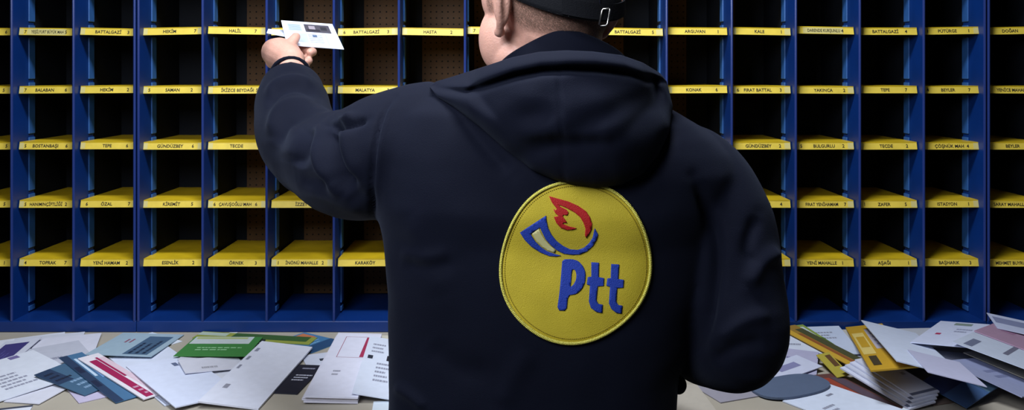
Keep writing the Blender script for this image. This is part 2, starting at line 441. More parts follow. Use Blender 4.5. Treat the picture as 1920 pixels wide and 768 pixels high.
tn = nt.nodes.new('ShaderNodeTexNoise'); tn.inputs['Scale'].default_value = 900
tcx = nt.nodes.new('ShaderNodeTexCoord'); nt.links.new(tcx.outputs['Object'], tn.inputs['Vector'])
ml = nt.nodes.new('ShaderNodeMath'); ml.operation = 'MULTIPLY_ADD'; ml.inputs[1].default_value = 3.0; ml.inputs[2].default_value = -.95; nt.links.new(tn.outputs['Fac'], ml.inputs[0])
m2 = nt.nodes.new('ShaderNodeMath'); m2.operation = 'MULTIPLY'; m2.use_clamp = True; nt.links.new(ml.outputs[0], m2.inputs[0]); nt.links.new(an.outputs['Fac'], m2.inputs[1])
nt.links.new(m2.outputs[0], nt.nodes['Principled BSDF'].inputs['Alpha'])
ho = link_mesh(me, 'hair', M_HAIR, person)

# jacket -----------------------------------------------------------
YB = 1.22
LV = [(985,722,1284,.145),(880,724,1276,.145),(768,728,1270,.142),(690,729,1274,.140),(640,728,1292,.140),(560,727,1315,.140),(500,723,1330,.140),(440,716,1345,.138),(380,706,1360,.136),
      (320,702,1385,.132),(285,704,1368,.128),(255,712,1340,.122),(230,722,1302,.115),(208,735,1262,.108),(190,758,1225,.100),(172,800,1195,.088),(155,850,1165,.078),(130,905,1140,.068),(100,930,1130,.062)]
def selly(cx, cy, hw, hd_, z, n=2.5, k=72):
    out = []
    for j in range(k):
        a = 2*math.pi*j/k; c_, s_ = math.cos(a), math.sin(a)
        out.append((cx+hw*math.copysign(abs(c_)**(2/n), c_), cy+hd_*math.copysign(abs(s_)**(2/n), s_), z))
    return out
j = MB(); rs = []
for (py, l, r, hd_) in LV:
    xl, xr = (l-CX)/F*1.2, (r-CX)/F*1.2
    yc = YB-(.012 if 200 < py < 420 else 0)
    rs.append(selly((xl+xr)/2, yc, (xr-xl)/2, hd_, ZC-(py-CY)/F*1.2, 2.4))
j.rings(rs)
# left sleeve
j.limb([P(800, 268, 1.215), P(725, 290, 1.235), P(655, 308, 1.30), P(600, 290, 1.40), P(562, 256, 1.47), P(548, 205, 1.545), P(547, 172, 1.60), P(546, 156, 1.635)],
       [.088, .090, .084, .074, .071, .067, .059, .043], 28)
# right sleeve
j.limb([P(1240, 302, 1.22), P(1308, 342, 1.21), P(1352, 424, 1.19), P(1376, 540, 1.17), P(1388, 640, 1.155), P(1330, 642, 1.24), P(1262, 615, 1.36), P(1235, 608, 1.41)],
       [.064, .074, .073, .068, .062, .062, .054, .046], 28)
jme = fuse(j, .0042, 18)
# wrinkles, seams: polylines traced on the cloth, (points, half width px, height in metres); negative = groove
FOLDS = [
 ([(742,182),(722,205),(708,245),(700,300),(697,350),(700,400),(706,450)], 5, -.0055),       # armhole seam
 ([(752,182),(732,208),(718,248),(710,300),(707,350)], 6, .0018),
 ([(604,222),(594,262),(604,312),(628,350),(650,366)], 11, .010),
 ([(622,222),(622,272),(636,318),(668,362)], 14, -.013), ([(648,232),(650,280),(668,330),(690,350)], 16, .006),
 ([(586,232),(570,275),(548,315)], 16, -.009), ([(560,232),(546,268),(536,300)], 14, .007), ([(606,224),(622,232),(640,222)], 9, -.010),
 ([(505,150),(530,128),(565,130),(590,150)], 8, .004), ([(498,205),(520,172),(560,162),(600,182)], 10, -.007), ([(496,190),(515,158),(555,148),(595,165)], 9, .006),
 ([(510,262),(520,215),(550,195),(600,200)], 12, .008), ([(525,280),(540,240),(575,222),(618,222)], 10, -.007),
 ([(600,228),(640,222),(668,214)], 7, .006), ([(618,242),(655,236),(690,222)], 7, -.007), ([(612,228),(624,248),(640,238)], 7, .006),
 ([(540,330),(600,340),(660,338),(695,325)], 14, -.004), ([(560,352),(620,372),(690,400)], 14, .004),
 ([(850,200),(905,270),(960,330)], 14, -.006), ([(1262,230),(1235,310),(1180,355)], 14, -.005),
 ([(760,400),(800,470),(830,560)], 24, .003), ([(1000,650),(960,710),(940,768)], 22, .003), ([(800,640),(860,690),(930,700)], 22, -.003),
 ([(745,470),(790,480),(850,470)], 14, .003), ([(750,490),(800,502),(860,492)], 14, -.003),
 ([(1300,330),(1330,400),(1345,470),(1335,560),(1315,650)], 12, -.009), ([(1420,400),(1400,470),(1425,500)], 12, -.005), ([(1470,470),(1430,490),(1400,540)], 14, .006),
 ([(1340,640),(1400,600),(1450,590)], 14, .005), ([(1330,680),(1390,650),(1440,640)], 14, -.005), ([(740,720),(770,740),(800,768)], 10, .004),
]
n = len(jme.vertices); co = np.empty(n*3); jme.vertices.foreach_get('co', co); co = co.reshape(-1, 3)
nr = np.empty(n*3); jme.vertices.foreach_get('normal', nr); nr = nr.reshape(-1, 3)
px = CX+co[:, 0]/co[:, 1]*F; py = CY-(co[:, 2]-ZC)/co[:, 1]*F
vd = co-np.array([0, 0, ZC]); vd /= np.linalg.norm(vd, axis=1)[:, None]
face = np.clip(-(vd*nr).sum(1)*2.2, 0, 1)
disp = np.zeros(n)
for pts, hwid, amp in FOLDS:
    pts = np.array(pts, float)
    if len(pts) > 2:
        e_ = np.vstack([2*pts[0]-pts[1], pts, 2*pts[-1]-pts[-2]]); q_ = []
        for i_ in range(1, len(e_)-2):
            for t_ in np.arange(0, 1, .2):
                q_.append(.5*((2*e_[i_])+(e_[i_+1]-e_[i_-1])*t_+(2*e_[i_-1]-5*e_[i_]+4*e_[i_+1]-e_[i_+2])*t_**2+(-e_[i_-1]+3*e_[i_]-3*e_[i_+1]+e_[i_+2])*t_**3))
        pts = np.array(q_+[pts[-1]])
    best = np.full(n, 1e9); tt = np.zeros(n); L = 0
    seg = np.linalg.norm(np.diff(pts, axis=0), axis=1); tot = seg.sum()
    for a, c_, sl in zip(pts[:-1], pts[1:], seg):
        d = c_-a; t = np.clip(((px-a[0])*d[0]+(py-a[1])*d[1])/(sl*sl), 0, 1)
        ds = np.hypot(px-a[0]-t*d[0], py-a[1]-t*d[1]); m_ = ds < best
        best[m_] = ds[m_]; tt[m_] = (L+t[m_]*sl)/tot; L += sl
    disp += 1.35*amp*np.exp(-(best/hwid)**2)*np.clip(np.sin(np.pi*np.clip(tt, .04, .96))*1.8, 0, 1)*face
for i in range(n):
    v = Vector(co[i]); disp[i] += .0032*noise.noise(v*9)+.0014*noise.noise(v*22)
co2 = co+nr*disp[:, None]
jme.vertices.foreach_set('co', co2.ravel()); jme.update()
jacket = link_mesh(jme, 'jacket', M_JACKET, person)
bvh = BVHTree.FromPolygons([tuple(v) for v in co2], [tuple(p.vertices) for p in jme.polygons])
O = Vector((0, 0, ZC))
def hit(x, y):
    d = P(x, y, 1)-O; d.normalize()
    return bvh.ray_cast(O, d)

# cuffs: dark hem ring at the left wrist
mb = MB(); ax = (P(545, 122, 1.69)-P(547, 150, 1.63)).normalized()
c0 = P(545, 140, 1.668); u = ax.orthogonal().normalized(); v_ = ax.cross(u)
ring = [c0+u*.0365*math.cos(a*math.pi/12)+v_*.0365*math.sin(a*math.pi/12) for a in range(24)]
mb.tube(ring, .0038, 8, closed=True); mb.build('cuff', M_JACKET, jacket, smooth=True)

# stand-up collar
def collar():
    cx, cy = .074, 1.183; mb = MB(); k = 64; rings_ = [[] for _ in range(8)]
    for q in range(k):
        a = 2*math.pi*q/k; c_, s_ = math.cos(a), math.sin(a)       # a=-90deg: towards camera
        back = max(0, -s_)
        zt = 1.446+.055*back**2.0+(.006 if c_ > 0 else -.004)*abs(c_)
        zb = 1.36
        rx, ry = .120, .108
        prof = [(-.0, zb), (.002, zb+(zt-zb)*.5), (-.004, zt-.008), (-.010, zt), (-.017, zt-.002), (-.018, zt-.010), (-.014, zb+(zt-zb)*.5), (-.012, zb)]
        for r_, (o_, z_) in zip(rings_, prof):
            h_ = (z_-zb)/(zt-zb)
            lean = -.010*h_
            r_.append((cx+(rx+o_+lean)*c_, cy+(ry+o_+lean)*s_, z_+.0015*math.sin(a*7)))
    b0 = 0
    for r_ in rings_: mb.v += r_
    for i in range(8):
        for q in range(k):
            i2 = (i+1) % 8
            mb.f.append([i*k+q, i*k+(q+1) % k, i2*k+(q+1) % k, i2*k+q]); mb.m.append(0)
    o = mb.build('collar', M_JACKET, jacket, smooth=True)
    ss = o.modifiers.new('s', 'SUBSURF'); ss.levels = 1; ss.render_levels = 1
collar()

# hood lying on the back
def interp(pts, u):
    pts = np.array(pts, float); d = np.r_[0, np.cumsum(np.linalg.norm(np.diff(pts, axis=0), axis=1))]; d /= d[-1]
    return np.interp(u, d, pts[:, 0]), np.interp(u, d, pts[:, 1])
TOP = [(806,163),(816,153),(850,143),(900,127),(960,107),(1010,97),(1060,94),(1110,96),(1165,103),(1205,117),(1238,137),(1250,152)]
BOT = [(806,163),(820,182),(850,200),(900,238),(950,282),(1000,320),(1040,338),(1075,346),(1120,352),(1165,347),(1205,326),(1235,290),(1256,245),(1262,200),(1250,152)]
def hood():
    nu, nv = 110, 56
    us = np.linspace(0, 1, nu); PX = np.zeros((nu, nv)); PY = np.zeros((nu, nv)); YJ = np.zeros((nu, nv))
    tx, ty = interp(TOP, us); bx, by = interp(BOT, us)
    # centre lines run more vertically than straight joins: blend
    for i in range(nu):
        for k in range(nv):
            v = (k/(nv-1))**1.35; PX[i, k] = tx[i]*(1-v)+bx[i]*v; PY[i, k] = ty[i]*(1-v)+by[i]*v
            h = hit(PX[i, k], PY[i, k]); YJ[i, k] = h[0].y if h[0] is not None and h[0].y < 1.24 else np.nan
    for i in range(nu):
        last = 1.16
        for k in range(nv-1, -1, -1):
            if np.isnan(YJ[i, k]): YJ[i, k] = last
            else: last = YJ[i, k]
    Y0 = np.minimum(YJ, 1.19)
    for _ in range(60):
        A = np.pad(Y0, 1, mode='edge'); Y0 = (A[:-2, 1:-1]+A[2:, 1:-1]+A[1:-1, :-2]+A[1:-1, 2:]+4*Y0)/8
    Y0 = np.minimum(Y0, YJ+.004)
    for i in range(nu):
        for k in range(nv):
            q = ((PX[i, k]-CX)/F*1.1-.072)/.118
            if abs(q) < 1 and PY[i, k] < 260: Y0[i, k] = min(Y0[i, k], 1.183-.112*math.sqrt(1-q*q))
    for _ in range(6):
        A = np.pad(Y0, 1, mode='edge'); Y0 = (A[:-2, 1:-1]+A[2:, 1:-1]+A[1:-1, :-2]+A[1:-1, 2:]+4*Y0)/8
    mb = MB(); front = []; backr = []
    for i in range(nu):
        for k in range(nv):
            u, v = i/(nu-1), (k/(nv-1))**1.35
            ends = min(1, math.sin(math.pi*min(max(u, .002), .998))*2.2)
            px_, py_ = PX[i, k], PY[i, k]
            topdist = (py_-ty[i])
            bul = math.sin(math.pi*min(1, v*.97+.03))**.55 if 0 < v < 1 else 0
            B = .008+.046*bul*ends
            B += .014*math.exp(-((px_-1150)/70)**2-((py_-250)/60)**2)         # sagging pouch
            B -= .008*math.exp(-((px_-1000)/45)**2-((py_-215)/22)**2)
            B -= .006*math.exp(-(((px_-1190)*.5+(py_-190))/22)**2)*ends
            # rolled hem and stitched groove below
            g = 30*ends+6
            B += .010*math.exp(-((topdist-g*.45)/(g*.38))**2)*ends
            B -= .020*math.exp(-((topdist-g)/6.5)**2)*ends
            seam = 1047+.05*(py_-130)
            if topdist > g: B -= .0028*math.exp(-((px_-seam)/2.2)**2)
            B += .004*noise.noise(Vector((px_/60, py_/45, 3)))
            y = Y0[i, k]-max(B, .003)
            front.append(P(px_, py_, y)); 
            yb = y+.010+.05*bul*ends
            backr.append(P(px_, py_, yb) if 0 < v < 1 else P(px_, py_, y+.006))
    mb.v = [tuple(p) for p in front+backr]; N = nu*nv
    for i in range(nu-1):
        for k in range(nv-1):
            a = i*nv+k; mb.f.append([a, a+1, a+nv+1, a+nv]); mb.m.append(0)
            a += N; mb.f.append([a, a+nv, a+nv+1, a+1]); mb.m.append(0)
    edge = [(i, 0) for i in range(nu)]+[(nu-1, k) for k in range(1, nv)]+[(i, nv-1) for i in range(nu-2, -1, -1)]+[(0, k) for k in range(nv-2, 0, -1)]
    for q in range(len(edge)):
        (i, k), (i2, k2) = edge[q], edge[(q+1) % len(edge)]
        mb.f.append([i*nv+k, i2*nv+k2, i2*nv+k2+N, i*nv+k+N]); mb.m.append(0)
    me = mb.mesh('hood')
    bmx = bmesh.new(); bmx.from_mesh(me); bmesh.ops.remove_doubles(bmx, verts=bmx.verts, dist=.0003)
    bmesh.ops.recalc_face_normals(bmx, faces=bmx.faces); bmx.to_mesh(me); bmx.free()
    me.polygons.foreach_set('use_smooth', [True]*len(me.polygons))
    o = link_mesh(me, 'hood', M_JACKET, jacket)
    sm = o.modifiers.new('s', 'SMOOTH'); sm.factor = .5; sm.iterations = 1
hood()

# round patch with the horn emblem, sewn on the back
def surf(x, y, off):
    h = hit(x, y); p, nn = h[0], h[1]
    # smooth the cloth normal a little by sampling round about
    return p+(O-p).normalized()*off
PCX, PCY, PRX, PRY = 1078.5, 492, 142.5, 154
def pr(a):
    k = 1+.012*math.sin(3*a+.6)+.008*math.sin(5*a)
    return PCX+PRX*k*math.cos(a)+5*math.sin(a)*-1, PCY+PRY*k*math.sin(a)
mb = MB(); NA, NRR = 120, 26
mb.v.append(tuple(surf(PCX, PCY, .0022)))
for r in range(1, NRR+1):
    for a in range(NA):
        x, y = pr(2*math.pi*a/NA); t = r/NRR
        off = .0022 if r < NRR else -.001
        mb.v.append(tuple(surf(PCX+(x-PCX)*t, PCY+(y-PCY)*t, off)))
for a in range(NA): mb.f.append([0, 1+(a+1) % NA, 1+a]); mb.m.append(0)
for r in range(NRR-1):
    for a in range(NA):
        q = 1+r*NA; mb.f.append([q+a, q+(a+1) % NA, q+NA+(a+1) % NA, q+NA+a]); mb.m.append(0)
patch = mb.build('patch', M_PATCH, jacket, smooth=True)
sm = patch.modifiers.new('s', 'SMOOTH'); sm.factor = .5; sm.iterations = 2
patch['label'] = 'round yellow sewn patch with horn emblem'
# overlocked border: slanted stitches
mb = MB(); NS = 300
for a in range(NS):
    t = 2*math.pi*a/NS; x, y = pr(t); x2, y2 = pr(t+.012)
    p0 = surf(PCX+(x-PCX)*.968, PCY+(y-PCY)*.968, .0032); p1 = surf(PCX+(x2-PCX)*1.002, PCY+(y2-PCY)*1.002, .0030)
    mb.tube([p0, p1], [.0013, .0013], 5)
mb.build('patch_border', M_THREAD, patch, smooth=True)
mb = MB()
for a in range(0, 220):
    t = 2*math.pi*a/220; x, y = pr(t); x2, y2 = pr(t+.016)
    mb.tube([surf(PCX+(x-PCX)*.93, PCY+(y-PCY)*.93, .0028), surf(PCX+(x2-PCX)*.93, PCY+(y2-PCY)*.93, .0028)], .0005, 4)
mb.build('patch_stitching', mat('dull_thread', srgb(150, 130, 30), .8), patch)
def decal(name, polys, m, off):
    c = bpy.data.curves.new('c', 'CURVE'); c.dimensions = '2D'; c.fill_mode = 'BOTH'
    for pl in polys:
        s = c.splines.new('POLY'); s.points.add(len(pl)-1); s.use_cyclic_u = True
        for q, (x, y) in enumerate(pl): s.points[q].co = (x, -y, 0, 1)
    o = bpy.data.objects.new('c', c); col.objects.link(o); bpy.context.view_layer.update()
    me = bpy.data.meshes.new_from_object(o.evaluated_get(bpy.context.evaluated_depsgraph_get())); bpy.data.objects.remove(o)
    bm_ = bmesh.new(); bm_.from_mesh(me)
    xs = [v.co.x for v in bm_.verts]; ys = [v.co.y for v in bm_.verts]
    for lo, hi, nn in ((min(xs), max(xs), (1, 0, 0)), (min(ys), max(ys), (0, 1, 0))):
        t = lo+5
        while t < hi:
            bmesh.ops.bisect_plane(bm_, geom=bm_.verts[:]+bm_.edges[:]+bm_.faces[:], plane_co=Vector(nn)*t, plane_no=nn); t += 5
    for v in bm_.verts: v.co = surf(v.co.x, -v.co.y, off)
    bm_.to_mesh(me); bm_.free(); me.polygons.foreach_set('use_smooth', [True]*len(me.polygons))
    o = link_mesh(me, name, m, patch)
    sd = o.modifiers.new('t', 'SOLIDIFY'); sd.thickness = .0009; sd.offset = 0
    return o
def cc(pts, s, ox, oy): return [(ox+x/s, oy+y/s) for x, y in pts]
def smoothpoly(pts, it=1):
    for _ in range(it):
        out = []
        for i in range(len(pts)):
            a, b_ = pts[i], pts[(i+1) % len(pts)]
            out += [(a[0]*.8+b_[0]*.2, a[1]*.8+b_[1]*.2), (a[0]*.2+b_[0]*.8, a[1]*.2+b_[1]*.8)]
        pts = out
    return pts
E1 = (5.483, 960, 350); E2 = (5.906, 1030, 470)
horn = cc([(350,295),(82,470),(130,545),(200,615),(290,672),(380,708),(450,714),(502,706),(440,690),(360,660),(300,620),(240,560),(190,485),(285,415),(310,470),(345,540),(400,602),(460,650),(530,685),(620,697),(700,692),(770,660),(830,605),(870,540),(884,485),(850,425),(840,470),(830,520),(795,578),(740,626),(680,648),(600,643),(530,610),(460,558),(405,490),(370,420),(352,340)], *E1)
flame = cc([(380,95),(470,120),(580,150),(680,195),(760,250),(800,310),(820,370),(818,430),(790,490),(762,525),(750,500),(755,430),(735,370),(700,310),(640,260),(560,215),(500,190),(475,185),(500,205),(560,235),(580,260),(568,292),(528,285),(518,300),(545,335),(567,370),(530,365),(520,380),(580,405),(662,425),(620,440),(560,442),(500,420),(455,370),(430,310),(452,306),(480,300),(445,270),(423,225),(450,240),(460,225),(410,160)], *E1)
pale = cc([(205,482),(275,430),(300,480),(338,545),(395,607),(450,650),(440,680),(365,650),(305,612),(250,555)], *E1)
Pp = cc([(145,95),(250,90),(320,110),(375,170),(400,240),(395,340),(360,420),(300,475),(205,490),(190,660),(85,655),(110,480),(125,330),(135,200)], *E2)
Ph = cc([(255,200),(285,210),(300,260),(295,320),(270,370),(230,405),(240,320),(245,250)], *E2)
t1 = cc([(465,125),(548,130),(545,290),(605,300),(600,385),(535,390),(520,540),(540,585),(590,595),(585,685),(520,675),(460,630),(438,560),(450,380),(415,370),(425,290),(465,285)], *E2)
t2 = cc([(685,145),(772,150),(762,310),(825,320),(818,405),(750,410),(740,560),(765,600),(808,605),(800,692),(740,685),(685,640),(660,580),(672,395),(632,385),(642,305),(680,300)], *E2)
decal('horn_emblem', [horn], M_LBLUE, .0030)['label'] = 'blue post horn outline'
decal('flame_emblem', [flame], M_RED, .0030)['label'] = 'red feathered flame'
decal('horn_bell_fill', [pale], M_PALE, .0027)
decal('letter', [smoothpoly(Pp), smoothpoly(Ph)], M_LBLUE, .0030)['label'] = 'blue letter P'
decal('letter', [t1], M_LBLUE, .0030)['label'] = 'first blue letter t'
decal('letter', [t2], M_LBLUE, .0030)['label'] = 'last blue letter t'

# drawcord stopper and loose thread at the jacket's sides
sp = P(1272, 721, 1.19)
mb = MB(); mb.ell(sp, (.0115, .010, .013)); mb.tube([sp+Vector((-.03, .02, .03)), sp+Vector((-.008, .004, .01)), sp], .003, 6)
mb.build('cord_stopper', M_SEAMJ, jacket, smooth=True)
mb = MB(); mb.tube([P(733, 640, 1.17), P(735, 655, 1.165), P(739, 668, 1.163), P(743, 683, 1.165)], .0005, 5); mb.build('loose_thread', M_STICK, jacket)

# cap
def cap():
    root = bpy.data.objects.new('cap', None); col.objects.link(root); root.location = H(0, 0, .06); adopt(root, person)
    mb = MB(); k = 72
    def base(a):     # a: angle, 0 = right side, 90 = forward, 270 = back
        s_ = math.sin(a)
        return -.022+.042*(s_+1)
    rings_ = []
    for t in [0, .03, .12, .25, .4, .55, .7, .85, .95]:
        r_ = []
        for q in range(k):
            a = 2*math.pi*q/k; zb = base(a)
            ht = .132-zb; ph = t*math.pi/2
            z = zb+ht*math.sin(ph)**1.05 if t else zb
            rr = math.cos(ph)**.75
            gap = 0
            r_.append(H((.0845*rr)*math.cos(a), -.008+(.1055*rr)*math.sin(a), z))
        rings_.append(r_)
    mb.rings(rings_, cap=False)
    b0 = len(mb.v); mb.v.append(tuple(H(0, -.008, .134)))
    for q in range(k): mb.f.append([8*k+q, 8*k+(q+1) % k, b0]); mb.m.append(0)
    o = mb.build('crown', M_CAP, root, smooth=True)
    sd = o.modifiers.new('t', 'SOLIDIFY'); sd.thickness = .003; sd.offset = -1
    # panel seams
    mb = MB()
    for q in range(6):
        a = 2*math.pi*q/6+.52; pts = []
        for t in np.linspace(0.05, .95, 12):
            zb = base(a); ph = t*math.pi/2; rr = math.cos(ph)**.75
            pts.append(H((.0850*rr)*math.cos(a), -.008+(.1060*rr)*math.sin(a), zb+(.132-zb)*math.sin(ph)**1.05))
        mb.tube(pts, .0008, 6)
    mb.build('panel_seam', M_SEAMJ, root, smooth=True)
    mb = MB(); mb.ell(H(0, -.008, .136), (.008, .008, .004)); mb.build('top_button', M_CAP, root, smooth=True)
    # peak
    mb = MB(); rs_ = []
    for v in np.linspace(0, 1, 7):
        for u in np.linspace(-1, 1, 21):
            a = math.pi/2-u*1.15
            p0 = Vector((.084*math.cos(a), -.008+.105*math.sin(a), .030))
            p1 = Vector((.070*u, .175-.035*u*u, .012-.018*u*u))
            mb.v.append(tuple(H(*(p0*(1-v)+p1*v+Vector((0, 0, .034))))))
    for i in range(6):
        for q in range(20): mb.f.append([i*21+q, i*21+q+1, (i+1)*21+q+1, (i+1)*21+q]); mb.m.append(0)
    o = mb.build('peak', M_CAP, root, smooth=True); sd = o.modifiers.new('t', 'SOLIDIFY'); sd.thickness = .003
    # rear strap and buckle
    def sp_(a, z, o_=0): return H((.0865+o_)*math.cos(a), -.008+(.1075+o_)*math.sin(a), z)
    mb = MB(); aa = np.linspace(math.radians(236), math.radians(318), 24)
    for a in aa:
        zb = base(a)+.002
        for (o_, z_) in ((0, zb), (.0025, zb), (.0025, zb+.020), (0, zb+.020)): mb.v.append(tuple(sp_(a, z_, o_)))
    for i in range(23):
        for q in range(4): mb.f.append([i*4+q, i*4+(q+1) % 4, i*4+4+(q+1) % 4, i*4+4+q]); mb.m.append(0)
    mb.f += [[0, 1, 2, 3], [92, 95, 94, 93]]; mb.m += [0, 0]
    mb.build('strap', M_CAP, root)
    mb = MB()
    yb = 1.066
    pts = [P(1123, 46, yb), P(1129, 19, yb), P(1131, 17, yb), P(1142, 16, yb), P(1144, 18, yb), P(1139, 44, yb), P(1136, 48, yb), P(1126, 49, yb)]
    # sit the buckle on the strap
    ctr = sum(pts, Vector())/8
    best = min([sp_(a, base(a)+.012, .004) for a in np.linspace(math.radians(230), math.radians(330), 60)], key=lambda p: abs((CX+p.x/p.y*F)-1133))
    pts = [P(CX+p.x/p.y*F, CY-(p.z-ZC)/p.y*F, best.y-.001) for p in pts]
    mb.tube(pts, .0011, 6, closed=True); mb.build('buckle', M_METAL, root, smooth=True)
cap()

# trousers and shoes
b = MB()
b.limb([(.068, 1.225, .86), (.068, 1.225, .82)], [.135, .135], 24)
for s in (-1, 1):
    hx = .068+s*.095
    b.limb([(hx, 1.225, .86), (hx+s*.01, 1.23, .47), (hx+s*.015, 1.21, .12)], [.105, .078, .062], 20)
link_mesh(fuse(b, .006, 6), 'trousers', M_TROUSER, person)
for s in (-1, 1):
    hx = .068+s*.11; b = MB()
    b.limb([(hx, 1.18, .048), (hx+s*.004, 1.26, .046), (hx+s*.012, 1.38, .038)], [.046, .043, .038], 18)
    b.limb([(hx, 1.20, .09), (hx, 1.20, .06)], [.048, .046], 14)
    me = fuse(b, .004, 3)
    for v in me.vertices: v.co.z = max(v.co.z, 0.001)
    link_mesh(me, 'shoe', M_SHOE, person)

# ------------------------------------------------------------------ letters on the table
RES = .003; GX0, GX1, GY0, GY1 = -1.4, 1.4, 1.38, 1.96
NX, NY = int((GX1-GX0)/RES), int((GY1-GY0)/RES)
HMAP = np.full((NX, NY), TZ)
GXS = GX0+(np.arange(NX)+.5)*RES; GYS = GY0+(np.arange(NY)+.5)*RES
GXX, GYY = np.meshgrid(GXS, GYS, indexing='ij')
PM = {}
def pmat(c):
    k = tuple(c)
    if k not in PM:
        PM[k] = mat('paper_%d_%d_%d' % k, srgb(*c), .62, var=.035, vscale=60)
    return PM[k]
def unproj(px_, py_, pl):
    a, b_, c_ = pl                         # z = a + b x + c y
    dx, dz = (px_-CX)/F, -(py_-CY)/F
    Y = (ZC-a)/(b_*dx+c_-dz); return Vector((dx*Y, Y, ZC+dz*Y))
WH = (212, 214, 224); GREY = (180, 182, 190); INKG = (140, 142, 160); LIL = (186, 178, 204); BEI = (204, 198, 180)
def letter(label, corners, c=WH, prints=(), thick=.0014, group='letters on the table', name='envelope', cat='letter', bend=.0, flap=False, round_=0, tilt=None, rough=None):
    pl = (TZ+.004, 0., 0.)
    for it in range(4):
        q = [unproj(x, y, pl) for x, y in corners]
        ctr = sum(q, Vector())/4
        a = ((q[1]-q[0])+(q[2]-q[3]))/2; b_ = ((q[3]-q[0])+(q[2]-q[1]))/2
        a.z = b_.z = 0
        la, lb = a.length, b_.length
        if la > lb: ua = a.normalized(); ub = Vector((-ua.y, ua.x, 0)); ub = ub if ub.dot(b_) > 0 else -ub
        else: ub = b_.normalized(); ua = Vector((-ub.y, ub.x, 0)); ua = ua if ua.dot(a) > 0 else -ua
        la = max(la*abs(ua.dot(a.normalized())), .5*la); lb = max(lb*abs(ub.dot(b_.normalized())), .5*lb)
        C = [ctr-ua*la/2-ub*lb/2, ctr+ua*la/2-ub*lb/2, ctr+ua*la/2+ub*lb/2, ctr-ua*la/2+ub*lb/2]
        ex = max(p.y for p in C)-1.944
        if ex > 0: ctr.y -= ex; C = [p-Vector((0, ex, 0)) for p in C]
        dx, dy = GXX-ctr.x, GYY-ctr.y
        U = dx*ua.x+dy*ua.y; V = dx*ub.x+dy*ub.y
        msk = (np.abs(U) < la/2+.002) & (np.abs(V) < lb/2+.002)
        if not msk.any(): break
        u_, v_, h_ = U[msk], V[msk], HMAP[msk]
        if tilt is None:
            best = None; su, sv = .15, .15
            cu = cv = 0.
            for lvl in range(3):
                for bu in np.linspace(cu-su, cu+su, 9):
                    for bv in np.linspace(cv-sv, cv+sv, 9):
                        a0 = (h_-bu*u_-bv*v_).max(); 
                        sc_ = a0
                        if best is None or sc_ < best[0]: best = (sc_, bu, bv)
                cu, cv = best[1], best[2]; su /= 4; sv /= 4
            a0, bu, bv = best
        else:
            bu, bv = tilt; a0 = (h_-bu*u_-bv*v_).max()
        a0 += .0006
        # plane in world terms
        gx = bu*ua.x+bv*ub.x; gy = bu*ua.y+bv*ub.y
        pl = (a0-gx*ctr.x-gy*ctr.y, gx, gy)
    nu, nv = 9, 5
    if lb > la: nu, nv = 5, 9
    z = lambda x, y: pl[0]+pl[1]*x+pl[2]*y
    def pt(u, v, off=0):
        p = ctr+ua*la*(u-.5)+ub*lb*(v-.5)
        s = bend*(4*((u-.5)**2 if la > lb else (v-.5)**2))
        return Vector((p.x, p.y, z(p.x, p.y)+s+off))
    HMAP[msk] = np.maximum(HMAP[msk], pl[0]+pl[1]*GXX[msk]+pl[2]*GYY[msk]+thick+bend*.3)
    mb = MB(); mats = [pmat(c)]
    if round_:
        k = 40
        def rp(i, off):
            a_ = 2*math.pi*i/k; e = 2/round_
            return pt(.5+.5*math.copysign(abs(math.cos(a_))**e, math.cos(a_)), .5+.5*math.copysign(abs(math.sin(a_))**e, math.sin(a_)), off)
        mb.rings([[rp(i, 0) for i in range(k)], [rp(i, thick) for i in range(k)]])
    else:
        for lay in (0, thick):
            for i in range(nu):
                for k in range(nv): mb.v.append(tuple(pt(i/(nu-1), k/(nv-1), lay)))
        N = nu*nv
        for i in range(nu-1):
            for k in range(nv-1):
                a_ = i*nv+k; mb.f.append([a_, a_+nv, a_+nv+1, a_+1]); mb.f.append([a_+N, a_+1+N, a_+nv+1+N, a_+nv+N]); mb.m += [0, 0]
        ed = [(i, 0) for i in range(nu)]+[(nu-1, k) for k in range(1, nv)]+[(i, nv-1) for i in range(nu-2, -1, -1)]+[(0, k) for k in range(nv-2, 0, -1)]
        for q_ in range(len(ed)):
            (i, k), (i2, k2) = ed[q_], ed[(q_+1) % len(ed)]
            mb.f.append([i*nv+k, i2*nv+k2, i2*nv+k2+N, i*nv+k+N]); mb.m.append(0)
    lay = [thick+.0002]
    def rect(u0, v0, u1, v1, colr):
        m_ = colr if isinstance(colr, bpy.types.Material) else pmat(colr)
        if m_ not in mats: mats.append(m_)
        mi = mats.index(m_); ns = 6 if abs(u1-u0) > .15 or abs(v1-v0) > .15 else 1
        vs_ = [pt(u0+(u1-u0)*i/ns, v0+(v1-v0)*k/ns, lay[0]) for i in range(ns+1) for k in range(ns+1)]
        fs = [(i*(ns+1)+k, i*(ns+1)+k+1, (i+1)*(ns+1)+k+1, (i+1)*(ns+1)+k) for i in range(ns) for k in range(ns)]
        mb.add(vs_, fs, mi)
